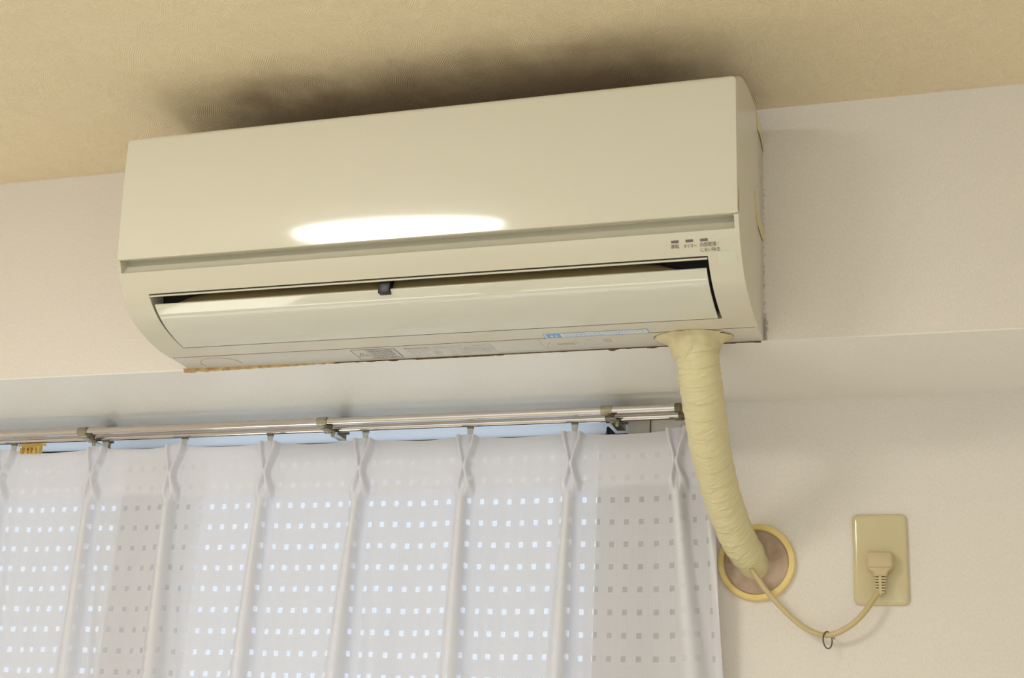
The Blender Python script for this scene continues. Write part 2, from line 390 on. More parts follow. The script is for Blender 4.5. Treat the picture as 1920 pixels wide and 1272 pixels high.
# ------------------------------------------------------------------ air conditioner
W = .799
raw = [(-.052, .0), (-.066, .0004), (-.080, .0013), (-.094, .0030), (-.108, .0052), (-.122, .0085), (-.136, .0125), (-.149, .0178), (-.161, .0245), (-.172, .0325), (-.181, .0415), (-.1885, .0515), (-.1945, .062), (-.1995, .0735), (-.2030, .082)]
low = [(v.x, v.y) for v in catmull([(a, b, 0) for a, b in raw], 4)]
def pan(z, off=0):
    t = z-.082; return (-(.2055+.14*t-.3*t*t)+off, z)
SL = [0]
for a, b in zip(low[:-1], low[1:]): SL.append(SL[-1]+math.hypot(b[0]-a[0], b[1]-a[1]))
def at(s, off=0):
    """point on the curved lower front at arc length s from the bottom seam, off = outwards"""
    s = min(max(s, 0), SL[-1]-1e-6)
    i = max(k for k in range(len(SL)) if SL[k] <= s); i = min(i, len(low)-2)
    t = (s-SL[i])/(SL[i+1]-SL[i]); a, b = low[i], low[i+1]
    def tan(j):
        j0, j1 = max(j-1, 0), min(j+1, len(low)-1); d = Vector((low[j1][0]-low[j0][0], low[j1][1]-low[j0][1])); return d.normalized()
    d = (tan(i)*(1-t)+tan(i+1)*t).normalized(); n = Vector((-d.y, d.x))
    if n.x > 0: n = -n
    p = Vector((a[0]+(b[0]-a[0])*t, a[1]+(b[1]-a[1])*t)) + n*off
    return p, d, n
top = [(-.2095, .2475), (-.2050, .2545), (-.187, .2640), (-.166, .2715), (-.149, .2760), (-.120, .2820), (-.09, .2855), (-.066, .2870), (-.052, .2870)]
AC = thing('air_conditioner', 'yellowed cream wall-mounted split air conditioner with its louvre slightly open', 'air conditioner', (W/2, 0, 0))
body = low + [(-.1985, .0821)] + [pan(z, .0070) for z in np.linspace(.084, .244, 20)] + top
cas = obj('front_casing', MB().prism(body, 0, W), m_case, AC)
# scooped groove under the front panel
g0, g1 = at(SL[-1]*.925)[0], None
gp = [(-.23, .0660), (-.1975, .0662), (-.1925, .0700), (-.1892, .0745), (-.1870, .0800), (-.1855, .087), (-.188, .090), (-.23, .090)]
cut(cas, MB().prism(gp, .0035, W-.0055))
# air outlet
sA, sB = .0330, .1405
op = []
for s in np.linspace(sA, sB, 14): op.append(tuple(at(s, .004)[0]))
op += [(-.176, .0455), (-.158, .064), (-.120, .078), (-.075, .062), (-.068, .03), (-.078, .010)]
cut(cas, MB().prism(op, .0385, .7608))
bv = cas.modifiers.new('bevel', 'BEVEL'); bv.width = .0012; bv.segments = 2; bv.limit_method = 'ANGLE'; bv.angle_limit = math.radians(40)
for p_ in cas.data.polygons: p_.use_smooth = True
wn = cas.modifiers.new('wn', 'WEIGHTED_NORMAL'); wn.keep_sharp = True
cas.data.set_sharp_from_angle(angle=math.radians(35)) if hasattr(cas.data, 'set_sharp_from_angle') else None

def shell(name, rows, xs_of, th, m, parent, inward):
    """surface patch: rows = list of (y,z) ; xs_of(k) -> list of x ; thickness th pushed along inward normals"""
    nr = len(rows); cols = None; vs = []; fs = []
    tg = []
    for i in range(nr):
        a = rows[max(i-1, 0)]; b = rows[min(i+1, nr-1)]; d = Vector((b[0]-a[0], b[1]-a[1])).normalized(); n = Vector((d.y, -d.x))
        if n.x < 0: n = -n
        tg.append(n)
    for layer in (0, 1):
        for i in range(nr):
            xs = xs_of(i); cols = len(xs)
            for x in xs: vs.append((x, rows[i][0]+tg[i].x*th*layer, rows[i][1]+tg[i].y*th*layer))
    N = nr*cols
    for i in range(nr-1):
        for j in range(cols-1):
            a = i*cols+j; fs.append((a, a+1, a+cols+1, a+cols)); fs.append((N+a, N+a+cols, N+a+cols+1, N+a+1))
    for j in range(cols-1):
        fs.append((j, N+j, N+j+1, j+1)); a = (nr-1)*cols+j; fs.append((a, a+1, N+a+1, N+a))
    for i in range(nr-1):
        a = i*cols; fs.append((a, a+cols, N+a+cols, N+a)); a = i*cols+cols-1; fs.append((a, N+a, N+a+cols, a+cols))
    return obj(name, MB().add(vs, fs, True), m, parent)
# front panel with rounded upper corners
zs = list(np.linspace(.0822, .238, 40)) + [.2395, .241, .2425, .244, .2455, .2468, .2478, .2486, .2492]
prow = [pan(z) for z in zs]
prow = [(y + (max(0, z-.243)/.006)**2*.0035, z) for y, z in prow]
def pxs(i):
    z = zs[i]; r = .0075; d = max(0, z-(.2492-r)); ins = r-math.sqrt(max(r*r-d*d, 0))
    return list(np.linspace(.0004+ins, W-.0004-ins, 24))
fp = shell('front_panel', prow, pxs, .0062, m_panel, AC, 1)
b = fp.modifiers.new('bevel', 'BEVEL'); b.width = .0007; b.segments = 2; b.limit_method = 'ANGLE'; b.angle_limit = math.radians(50)
# vane (louvre flap)
vs_ = list(np.linspace(.0337, .1250, 36)); vrow = [tuple(at(s, .0006 + .0010*((s-.0337)/.094)**2)[0]) for s in vs_]
def vxs(i):
    t = i/(len(vs_)-1); return list(np.linspace(.0400+.003*t, .7565+.0012*t, 24))
va = shell('louvre_flap', vrow, vxs, .0028, m_vane, AC, 1)
b = va.modifiers.new('bevel', 'BEVEL'); b.width = .0005; b.segments = 2; b.limit_method = 'ANGLE'; b.angle_limit = math.radians(50)
# inside of the outlet
obj('outlet_lip', MB().prism([(-.1800, .0405), (-.1792, .0388), (-.1730, .0408), (-.172, .046)], .0395, .7598), m_case, AC)
inn = MB(); pr = [(-.166, .030), (-.162, .0445), (-.157, .0495), (-.154, .0490), (-.158, .028)]
vsn = []
for x, k in ((.055, .0), (.088, .8), (.13, 1), (.67, 1), (.70, .8), (.745, 0)):
    vsn += [(x, y, .026+(z-.026)*(.15+.85*k)) for y, z in pr]
fsn = [(a*5+i, a*5+(i+1) % 5, (a+1)*5+(i+1) % 5, (a+1)*5+i) for a in range(5) for i in range(5)] + [(4,3,2,1,0), (25,26,27,28,29)]
obj('inner_louvre', inn.add(vsn, fsn), mat('inner_louvre_plastic', (150, 130, 90), .5), AC)
obj('duct_lining', MB().prism([(-.150, .060), (-.120, .076), (-.078, .060), (-.072, .03), (-.082, .012), (-.14, .022)], .0390, .7603), m_duct, AC)
obj('flap_hinge', MB().box(.3545, .3700, -.174, -.150, .026, .046), m_black, AC, bevel=.001)
# rear chassis
ch = [(-.052, .0), (0, 0), (0, .270), (-.006, .2735), (-.02, .2800), (-.038, .2845), (-.052, .2868)]
chs = obj('rear_chassis', MB().prism(ch, .0008, W-.0008), m_chas, AC, bevel=.0012)
# thin seam line between casing and chassis underneath
obj('bottom_seam', MB().box(.004, W-.004, -.0524, -.0516, -.00025, .0006), m_dust, AC)
# indicators
def surf_quads(mb, quads, off=.0002, th=.0003):
    """quads in (x, s) on the curved front"""
    for x0, x1, s0, s1 in quads:      # thin raised strip that follows the curve
        m_ = max(2, int((s1-s0)/.0006)+1); ss = np.linspace(s0, s1, m_); A = []; B = []
        for q in ss:
            p, _, n = at(q); A.append(p+n*(off-.0002)); B.append(p+n*(off+th))
        ring = B + A[::-1]; k = len(ring)
        vs = [(x0, p.x, p.y) for p in ring] + [(x1, p.x, p.y) for p in ring]
        fs = [(i, (i+1) % k, k+(i+1) % k, k+i) for i in range(k)]
        for i in range(m_-1):
            fs += [(i, k-1-i, k-2-i, i+1), (k+i, k+i+1, 2*k-2-i, 2*k-1-i)]
        mb.add(vs, fs)
    return mb
S_LED = .1590
for x in (.7206, .7372, .7538):
    obj('indicator', surf_quads(MB(), [(x, x+.0086, S_LED-.0016, S_LED+.0014)], -.0002, .0006), m_led, AC)
def text(body, name, m, parent, origin, xd, ud, wdt, hgt, thick=.0001):
    """lettering: origin = lower left corner, fitted to wdt x hgt"""
    c = bpy.data.curves.new(name, 'FONT'); c.body = body; c.resolution_u = 3
    o = bpy.data.objects.new(name, c); COL.objects.link(o)
    dg = bpy.context.evaluated_depsgraph_get(); me = bpy.data.meshes.new_from_object(o.evaluated_get(dg))
    bpy.data.objects.remove(o)
    me.name = name
    n = len(me.vertices)
    if n == 0: return None
    co = np.empty(n*3); me.vertices.foreach_get('co', co); co = co.reshape(-1, 3)
    mn, mx = co.min(0), co.max(0)
    xd, ud = Vector(xd).normalized(), Vector(ud).normalized(); nd = xd.cross(ud)
    for v, p in zip(me.vertices, co):
        v.co = Vector(origin) + xd*((p[0]-mn[0])/(mx[0]-mn[0])*wdt) + ud*((p[1]-mn[1])/(mx[1]-mn[1])*hgt) + nd*thick
    me.materials.clear(); me.materials.append(m)
    o = bpy.data.objects.new(name, me); COL.objects.link(o); attach(o, parent); return o
def front_text(body, x, s, wdt, hgt):
    p, d, n = at(s+hgt/2); p = p + n*.00035 - d*hgt/2
    text(body, 'lettering', m_ink, AC, (x, p.x, p.y), (1, 0, 0), (0, d.x, d.y), wdt, hgt)
front_text('運転', .7197, .1512, .0098, .0049)
front_text('タイマー', .7345, .1508, .0150, .0046)
front_text('内部乾燥 /', .7534, .1510, .0212, .0054)
front_text('におい除去', .7534, .1452, .0222, .0047)
obj('removed_sticker_mark', surf_quads(MB(), [(.7722, .7935, .1290, .1447)], .0001, .0001), m_resid, AC)
# blue-printed sticker low on the curved front
SX0, SX1 = .5345, .6665
st = obj('notice_sticker', surf_quads(MB(), [(SX0, SX1, .0004, .0145)], .0001, .0002), m_sticker, AC)
q_ = [(SX0+.003, SX0+.021, .0018, .0128)]
q_ += [(SX0, SX1, .0139, .0145), (SX0, SX0+.0006, .0006, .0145), (SX1-.0006, SX1, .0006, .0145), (SX0, SX1, .0004, .0009)]
for row in (.0112, .0074, .0036):
    x = SX0+.026
    while x < SX1-(.006 if row > .004 else .035):
        wd = random.choice((.0010, .0016, .0022)); hh = random.uniform(.0008, .0015)
        q_.append((x, x+wd*.8, row-hh/2, row+hh/2)); x += wd+random.choice((.0007, .0009, .0022))
obj('blue_print', surf_quads(MB(), q_, .00035, .00006), m_blue, st)
ar = MB()
def tri_surf(mb, pts, off):
    v = []
    for x, s in pts:
        p, d, n = at(s); p = p+n*off; v.append((x, p.x, p.y))
    mb.add(v, [tuple(range(len(v)))])
tri_surf(ar, [(SX0+.0065, .0072), (SX0+.0110, .0035), (SX0+.0110, .0108)], .0006)
tri_surf(ar, [(SX0+.0185, .0072), (SX0+.0140, .0108), (SX0+.0140, .0035)], .0006)
obj('arrow_mark', ar, m_sticker, st)
# labels under the chassis (read from below; their tops point to the room)
def under(mb, x0, x1, y0, y1, z=-.0003):   # flat quad facing down
    mb.add([(x0, y0, z), (x1, y0, z), (x1, y1, z), (x0, y1, z)], [(0, 1, 2, 3)])
def ulines(mb, pts, wd, z=-.0004):
    for (ax, ay), (bx, by) in zip(pts[:-1], pts[1:]):
        d = Vector((bx-ax, by-ay)); L = d.length
        if L == 0: continue
        d /= L; n = Vector((-d.y, d.x))*wd/2
        mb.add([(ax+n.x, ay+n.y, z), (bx+n.x, by+n.y, z), (bx-n.x, by-n.y, z), (ax-n.x, ay-n.y, z)], [(0, 1, 2, 3)])
la = MB(); la.box(.265, .3255, -.0455, -.0085, -.0003, .0001); L1 = obj('warning_label', la, m_chas, AC)
pr_ = MB(); ulines(pr_, [(.265, -.0455), (.3255, -.0455), (.3255, -.0085), (.265, -.0085), (.265, -.0455)], .0008)
ulines(pr_, [(.284, -.0455), (.284, -.0085)], .0004); ulines(pr_, [(.266, -.0185), (.284, -.0185)], .0004)
ulines(pr_, [(.268, -.021), (.275, -.033), (.282, -.021), (.268, -.021)], .0008); ulines(pr_, [(.275, -.030), (.275, -.025)], .0009)
for row in np.arange(-.0425, -.0105, .0042):
    x = .2865
    while x < .3225 - (0.004 if random.random() < .5 else 0.0):
        wd = random.uniform(.001, .0026); under(pr_, x, x+wd, row, row+random.uniform(.0014, .0022), -.0004); x += wd+.0006
obj('print', pr_, m_inkd, L1)
L2 = obj('rating_label', MB().box(.3387, .4570, -.0440, -.0050, -.0003, .0001), m_lab, AC)
text('Panasonic', 'lettering', m_inkd, L2, (.3400, -.0392, -.0004), (1, 0, 0), (0, -1, 0), .0330, .0038)
pr_ = MB()
def dashes(x0, x1, y, h, dens=.7, w0=.0008, w1=.0022):
    x = x0
    while x < x1:
        wd = random.uniform(w0, w1)
        if random.random() < dens*.75: under(pr_, x, x+wd, y, y+h*random.uniform(.6, 1), -.0004)
        x += wd+.0006
dashes(.380, .418, -.0412, .0026, .6); dashes(.340, .430, -.0350, .0022, .8); dashes(.432, .456, -.0405, .0022, .7); dashes(.436, .457, -.0350, .0016, .7)
for k, y in enumerate(np.arange(-.0305, -.008, .0032)):
    for xa, xb in ((.341, .347), (.350, .356), (.358, .365), (.374, .3835), (.396, .4045), (.410, .4225), (.4265, .4555)):
        if k > 4 and xa > .42: continue
        dashes(xa, xb, y, .0018, .75, .0006, .0016)
obj('print', pr_, mat('faded_print', (160, 152, 152), .6), L2)
em = MB()
ulines(em, [(.5232, -.0465), (.5227, -.0150), (.5701, -.0142), (.5696, -.0450)], .0005)
ulines(em, [(.5262, -.018), (.533, -.034), (.5405, -.018), (.5262, -.018)], .0005)
ulines(em, [(.575, -.020), (.586, -.042), (.600, -.018)], .0005); ulines(em, [(.576, -.0185), (.600, -.018)], .0004)
for x in np.arange(.542, .5665, .0035): under(em, x, x+.0026, -.030, -.0235, -.0003)
for r in (-.038, -.030): 
    for x in np.arange(.604, .614, .0035): under(em, x, x+.0026, r, r+.005, -.0003)
ulines(em, [(.5815, -.0135), (.5830, -.0085), (.5965, -.0085)], .0006)
ulines(em, [(.1935, -.0190), (.1950, -.0120), (.2090, -.0120)], .0006)
obj('moulded_marks', em, m_emb, AC)['kind'] = 'stuff'
kn = MB(); arc = [(.062+.030*math.cos(a), -.020-.024*math.sin(a), -.0002) for a in np.linspace(-.1, math.pi+.35, 30)]
obj('knockout_outline', kn.tube(arc, .0004, 6), m_emb, AC)
# brittle sealant and dust under the rear edge
def bead(name, x0, x1, n, hfun, m, dfun=lambda t: .003):
    vs = []; fs = []
    for i in range(n):
        t = i/(n-1); x = x0+(x1-x0)*t; h = hfun(t, x); d = dfun(t)
        vs += [(x, .0005, .0005), (x, -d, .0005), (x, -d*.8, -h*.7), (x, .0005, -h)]
    for i in range(n-1):
        for k in range(4): fs.append((i*4+k, i*4+(k+1) % 4, i*4+4+(k+1) % 4, i*4+4+k))
    fs += [(0,1,2,3), tuple((n-1)*4+k for k in (3,2,1,0))]
    return obj(name, MB().add(vs, fs, True), m, AC)
bead('sealant_bead', -.006, .235, 120, lambda t, x: 0.0050*(1-t)**.6*(.75+.5*noise.noise(Vector((x*90, 1, 0))))+.0003, m_seal, lambda t: .0045*(1-t)+.0006)
bead('dust_line', .20, .795, 300, lambda t, x: .0012+.0016*max(0, noise.noise(Vector((x*60, 5, 0)))) + (.0012 if .602 < x < .611 else 0) + (.0005 if .34 < x < .45 else 0), m_dust, lambda t: .0008)
# bits of yellowed tape on the right side
def side_quad(name, pts, m):
    vs = [(W+.0001, y, z) for y, z in pts]+[(W+.0007, y, z) for y, z in pts]; n = len(pts)
    fs = [tuple(range(n)), tuple(range(2*n-1, n-1, -1))]+[(i, (i+1) % n, n+(i+1) % n, n+i) for i in range(n)]
    return obj(name, MB().add(vs, fs), m, AC)
side_quad('tape_strip', [(-.2025, .115), (-.1985, .115), (-.196, .088), (-.2005, .088)], m_tape2)
side_quad('tape_strip', [(-.0800, .166), (-.055, .150), (-.003, .148), (-.006, .130), (-.05, .131), (-.062, .134)], m_tape2)
side_quad('tape_strip', [(-.064, .284), (-.034, .281), (-.004, .268), (-.001, .258), (-.03, .266), (-.055, .264)], m_tape2)
# ------------------------------------------------------------------ refrigerant pipe
PT = [(.7195, -.026, .004), (.7200, -.026, -.012), (.7210, -.012, -.0418), (.7210, .020, -.0733), (.7200, .065, -.109), (.7214, .110, -.1394), (.7257, .155, -.1711), (.7345, .200, -.2030), (.7440, .232, -.2215)]
path = catmull(PT, 90); NP = len(path)
def rpipe(t): return .0262 - .0032*max(0, (t-.35))/.65
wr = 26.0   # wraps of tape
def pshape(a, i):
    t = i/(NP-1); L = t*.36
    ph = (t*17 + a/(2*math.pi)*1.0 + .25*math.sin(a+1)) % 1.0
    saw = (ph-.5)*.050 if ph < .94 else ((1-ph)/.06-.5)*.050
    p = path[i]
    tex = noise.noise(Vector((math.cos(a)*1.3, math.sin(a)*1.3, t*75+math.sin(a)*2.5)))*.030 + noise.noise(Vector((math.cos(a)*2, math.sin(a)*2, t*190+math.sin(a)*4)))*.020
    return 1+saw+tex*(.5+.9*noise.noise(Vector((0, 3, t*9)))+.3)
pipe = thing('pipe_bundle', 'cream tape-wrapped pipe bending from the air conditioner into the wall', 'pipe', PT[0])
pw = obj('tape_wrapping', MB().tube(path, rpipe, 64, True, pshape), m_tape, pipe, sharp=60)
me = pw.data; uvl = me.uv_layers.new(name='UVMap')
cs = np.array([tuple(v.co) for v in me.vertices]); pa = np.array([tuple(p) for p in path])
idx = np.array([np.argmin(((pa-c)**2).sum(1)) for c in cs]); ctr = pa[idx]
ang = np.arctan2((cs-ctr)[:, 0], -(cs-ctr)[:, 1]+(cs-ctr)[:, 2]*.3)/(2*math.pi)
for lp in me.loops: uvl.data[lp.index].uv = (ang[lp.vertex_index], idx[lp.vertex_index]/NP*.36 + .012*ang[lp.vertex_index])
# lower end piece of looser tape
en = catmull([(.7395, .219, -.2150), (.7460, .240, -.2262), (.7500, .256, -.2335)], 10)
obj('loose_tape_end', MB().tube(en, lambda t: .0218-.0010*t, 48, True, lambda a, i: 1+.012*noise.noise(Vector((math.cos(a)*2, math.sin(a)*2, i*.5)))), m_tape, pipe)
# cream putty where it leaves the unit
pv = []; NS, NR = 72, 22
for j in range(NR):
    t = j/(NR-1)
    for k in range(NS):
        a = 2*math.pi*k/NS; ca, sa = math.cos(a), math.sin(a)
        fl = (1-t)**5.5
        lob = 1+.16*noise.noise(Vector((ca*1.7+3, sa*1.7, 0)))
        rx = .0292+.0190*fl*lob*(1.1 if ca < 0 else .85)+.0030*(1-t)-.0062*t**8; ry = .0290+.0010*fl-.0062*t**8
        z = -.0003-.026*t*(1+.28*noise.noise(Vector((ca*1.2, sa*1.2+9, 0)))+(.12 if ca < 0 else -.05))
        bmp = .0030*noise.noise(Vector((ca*4*rx*90/3, sa*3, t*5)))+.0008*noise.noise(Vector((ca*12, sa*12, t*12)))
        rr = 1+bmp*22*(.3+t)
        pv.append((.7185+rx*ca*rr+(-.001*fl), -.0262+ry*sa*(1+bmp*8)+.012*t*t*.5, z+bmp*.6))
pf = [(i*NS+k, i*NS+(k+1) % NS, (i+1)*NS+(k+1) % NS, (i+1)*NS+k) for i in range(NR-1) for k in range(NS)] + [tuple(range(NS))]
obj('putty_seal', MB().add(pv, pf, True), m_putty2, pipe, sharp=180)

for cr in ([(.676, -.038), (.683, -.0455), (.690, -.0480), (.699, -.0485), (.708, -.0505)], [(.694, -.0435), (.700, -.0465), (.706, -.0470), (.713, -.0500), (.722, -.0500)], [(.728, -.0515), (.738, -.0500), (.746, -.0455), (.756, -.0415), (.761, -.034)]):
    obj('crack', MB().tube([(x+.0006*math.sin(k*7), y+.0005*math.cos(k*5), -.0008-.0008*(k % 2)) for k, (x, y) in enumerate(cr)], .00055, 6), m_dust, pipe)

# ------------------------------------------------------------------ wall sleeve with putty
RC = (.7525, YW, -.2278)
ring = thing('wall_sleeve', 'round yellowed plastic sleeve ring where the pipe enters the wall', 'ring', RC)
obj('flange', MB().lathe([(.0520, 0), (.0520, -.0060), (.0508, -.0085), (.0475, -.0098), (.0445, -.0092), (.0430, -.0070), (.0424, .000), (.0424, .02)], RC, 'y', 96), m_ring, ring)
pd = []; NRD = 16
for j in range(NRD):
    rr = .0424*(j/(NRD-1))
    for k in range(72):
        a = 2*math.pi*k/72; x, z = rr*math.cos(a), rr*math.sin(a)
        h = .0022*noise.noise(Vector((x*60, 2, z*60)))+.0012*noise.noise(Vector((x*170, 2, z*170)))
        h -= .0032*math.exp(-(((x-.022)/.010)**2+((z-.012)/.013)**2))       # hollow beside the pipe
        h += .003*math.exp(-(((x+.012)/.016)**2+((z+.022)/.012)**2))
        pd.append((RC[0]+x, RC[1]-.0048-h*(1 if j < NRD-1 else .4), RC[2]+z))
pf = [(i*72+k, i*72+(k+1) % 72, (i+1)*72+(k+1) % 72, (i+1)*72+k) for i in range(NRD-1) for k in range(72)]
obj('putty_fill', MB().add(pd, pf, True), m_putty, ring, sharp=180)

# ------------------------------------------------------------------ outlet plate, plug, cord, hook
PX0, PX1, PZ1, PZ0 = .8793, .9493, -.1643, -.2843
plate = thing('outlet_plate', 'beige rounded rectangular wall socket plate right of the pipe', 'outlet', ((PX0+PX1)/2, YW, (PZ0+PZ1)/2))
def rrect(x0, x1, z0, z1, r, n=6):
    out = []
    for cx, cz, a0 in ((x1-r, z1-r, 0), (x0+r, z1-r, 90), (x0+r, z0+r, 180), (x1-r, z0+r, 270)):
        for k in range(n+1):
            a = math.radians(a0+90*k/n); out.append((cx+r*math.cos(a), cz+r*math.sin(a)))
    return out
def stack(layers, cap_last=True, cap_first=False):   # layers = [(poly[(x,z)], y)]
    vs = []; n = len(layers[0][0]); fs = []
    for poly, y in layers: vs += [(x, y, z) for x, z in poly]
    for i in range(len(layers)-1): fs += [(i*n+k, i*n+(k+1) % n, (i+1)*n+(k+1) % n, (i+1)*n+k) for k in range(n)]
    if cap_last: fs.append(tuple((len(layers)-1)*n+k for k in range(n)))
    if cap_first: fs.append(tuple(range(n))[::-1])
    return vs, fs
def plate_l(i, y, r): return (rrect(PX0+i, PX1-i, PZ0+i, PZ1-i, r), YW-y)
vs, fs = stack([plate_l(0, 0, .0075), plate_l(0, .0030, .0075), plate_l(.0004, .0042, .0073), plate_l(.0012, .0053, .0068), plate_l(.0024, .0062, .006), plate_l(.0040, .0069, .0048), plate_l(.0065, .0073, .003)])
obj('cover', MB().add(vs, fs, True), m_plate, plate, sharp=60)
cordt = thing('power_cord', 'beige flat power cord looping from the pipe to its plug in the socket', 'cord', (.9150, YW-.0073, -.2290))
cx = .9145
def pl_(w_, z0, z1, y, r=.0025): return (rrect(cx-w_/2, cx+w_/2, z0, z1, r, 4), y)
vs, fs = stack([pl_(.0340, -.2390, -.2190, YW-.0070), pl_(.0345, -.2395, -.2185, YW-.012), pl_(.0335, -.2395, -.2182, YW-.020), pl_(.0325, -.2392, -.2185, YW-.0245), pl_(.0295, -.2380, -.2200, YW-.0268)], True, True)
pb = MB().add(vs, fs, True)
# shoulders narrowing into the strain relief
sh = [(-.0165, -.2340), (.0165, -.2340), (.0160, -.2395), (.0100, -.2440), (.0082, -.2490), (-.0082, -.2490), (-.0100, -.2440), (-.0160, -.2395)]
vs, fs = stack([([(cx+x*.97, z) for x, z in sh], YW-.0115), ([(cx+x, z) for x, z in sh], YW-.016), ([(cx+x*.97, z) for x, z in sh], YW-.0225), ([(cx+x*.82, z) for x, z in sh], YW-.0250)], True, True)
pb.add(vs, fs, True)
plug = obj('plug', pb, m_plug, cordt, sharp=50)
sr = MB(); rel = [(0, -.2440, -.0185), (.0, -.2500, -.0190), (-.0002, -.2700, -.0200)]
for k in range(7):
    z0 = -.2478-.0036*k; wd = .0155-.0006*k
    sr.add(*stack([(rrect(cx-wd/2-.00003*k*k, cx+wd/2-.00003*k*k, z0-.0022, z0, .0006, 2), YW-.0150), (rrect(cx-wd/2-.00003*k*k, cx+wd/2-.00003*k*k, z0-.0022, z0, .0006, 2), YW-.0238)], True, True))
sr.add(*stack([(rrect(cx-.0017-.0004, cx+.0017-.0004, -.2730, -.2470, .0005, 2), YW-.0155), (rrect(cx-.0017-.0004, cx+.0017-.0004, -.2730, -.2470, .0005, 2), YW-.0240)], True, True))
obj('strain_relief', sr, m_plug, plug)
co = MB(); co.add(*stack([(rrect(cx-.0056, cx+.0050, -.2715, -.2470, .0005, 2), YW-.0160), (rrect(cx-.0056, cx+.0050, -.2715, -.2470, .0005, 2), YW-.0222)], True, True))
obj('relief_core', co, m_plugd, plug)
cp = [(.7480, .238, -.2335), (.7500, .224, -.2425), (.7605, .2205, -.2580), (.7710, .219, -.2723), (.7955, .217, -.2990), (.8190, .222, -.3180), (.8460, .226, -.3262), (.8730, .222, -.3160), (.8935, .221, -.2975), (.9060, .2255, -.2785), (.9118, .230, -.2680)]
cpath = catmull(cp, 12)
def cord_shape(a, i):   # flat twin-core flex: two strands with a furrow
    return 1+.42*abs(math.sin(a))**1.2 + .16*abs(math.cos(a)) - .10*math.exp(-(math.cos(a)*0+math.sin(a))**2*14)
obj('flex_cable', MB().tube(cpath, .0027, 20, True, cord_shape), m_cord, cordt, sharp=80)
fp_ = [p + Vector((-.0004, -.0031, .0006)) for p in cpath[10:]]
obj('furrow', MB().tube(fp_, .00035, 6), m_plugd, cordt)
hk = thing('wire_ring_hook', 'small grey wire eye hook in the wall holding up the cord', 'hook', (.8466, .25, -.3270))
ctr = Vector((.8462, .2270, -.3322)); dirh = Vector((.52, .85, 0)).normalized()
pts = [ctr + dirh*(.0093*math.cos(a)) + Vector((0, 0, 1))*(.0107*math.sin(a)) for a in np.linspace(math.radians(32), math.radians(392), 48)]
obj('wire_eye', MB().tube(pts, .0009, 10, cap=False), m_wire, hk)
obj('wire_stem', MB().tube([pts[-1], Vector((.8525, .2505, -.3268))], .0009, 8), m_wire, hk)

# ------------------------------------------------------------------ curtain rail
rail = thing('curtain_rail', 'chrome double curtain rail with brackets under the beam', 'curtain rail', (0, YW, -.03))
zf, zk = -.0262, -.0290
def rail_z(x, z): return z + .0035*(x-.1)
RR = .0056
obj('front_rod', MB().tube([(x, .190, rail_z(x, zf)) for x in (-1.7, -.5, .1, .6555)], RR, 24), m_rod, rail)
obj('rear_rod', MB().tube([(x, .218, rail_z(x, zk)) for x in (-1.7, -.5, .1, .6535)], RR, 24), m_rod, rail)
for y, z in ((.190, zf), (.218, zk)):
    obj('end_cap', MB().tube([(x, y, rail_z(.65, z)) for x in (.6500, .6590)], .0068, 20), mat('rusty_cap', (120, 104, 82), .5, metal=.5), rail, bevel=.001)
for bx in (-.291, .120, .5535):
    zz = rail_z(bx, 0)
    br = obj('bracket', MB().box(bx-.001, bx+.018, .2455, .250, -.0300+zz, -.0040), m_brkd, rail, bevel=.0008)
    ar_ = MB().box(bx+.001, bx+.014, .184, .250, -.0392+zz, -.0380+zz)
    ar_.box(bx+.001, bx+.014, .246, .2485, -.0395+zz, -.02+zz)
    obj('arm', ar_, m_brk, br, bevel=.0005)
    cl = []
    for yc, zc_, ww in ((.190, zf, .0155), (.218, zk, .013)):
        c = MB(); n = 20
        pr2 = []
        for k in range(n+1):
            a = math.radians(-60+300*k/n); pr2.append((yc-math.cos(a-math.pi/2+.2)*.0071, zc_+zz+math.sin(a-math.pi/2+.2)*.0071))
        pr3 = [(yc+(y-yc)*.84, zc_+zz+(z-zc_-zz)*.84) for y, z in pr2][::-1]
        full = pr2+pr3; m_ = len(full); vs = [(bx-.0075, y, z) for y, z in full]+[(bx-.0075+ww, y, z) for y, z in full]
        fs = [(i, (i+1) % m_, m_+(i+1) % m_, m_+i) for i in range(m_)]
        h = len(pr2)
        for i in range(h-1): fs += [(i, m_-1-i, m_-2-i, i+1), (m_+i, m_+i+1, 2*m_-2-i, 2*m_-1-i)]
        c.add(vs, fs)
        obj('clamp', c, m_brk if yc < .2 else m_brkd, br)
    obj('wing_screw', MB().tube([(bx+.0065, .204, -.0405+zz), (bx+.0065, .204, -.0335+zz)], .0034, 12).box(bx+.010, bx+.0145, .202, .2055, -.046+zz, -.036+zz), m_brk, br, bevel=.0004)

# runners above the pleats
ordn = ['leftmost but one', 'third', 'fourth', 'fifth', 'sixth', 'seventh']
def runner_mesh():
    body = MB(); pr = [(-.0042, 0), (.0042, 0), (.0046, -.004), (.0040, -.0085), (.0034, -.0150), (.0015, -.0175), (-.0015, -.0175), (-.0034, -.0150), (-.0040, -.0085), (-.0046, -.004)]
    body.add(*stack([([(x*.9, z) for x, z in pr], -.0017), (pr, -.0010), (pr, .0010), ([(x*.9, z) for x, z in pr], .0017)], True, True))
    return body
r0 = None
RUN = [(-.4369, 'under the chrome rail above the leftmost curtain pleat'), (-.2665, 'above the second pleat from the left'), (-.1255, 'above the third pleat from the left'), (.0215, 'above the fourth pleat from the left'),
       (.1785, 'above the fifth pleat, just right of the middle bracket'), (.3435, 'above the sixth pleat from the left'), (.5005, 'above the seventh pleat, left of the black latch'), (.6500, 'at the rail end above the rightmost pleat')]
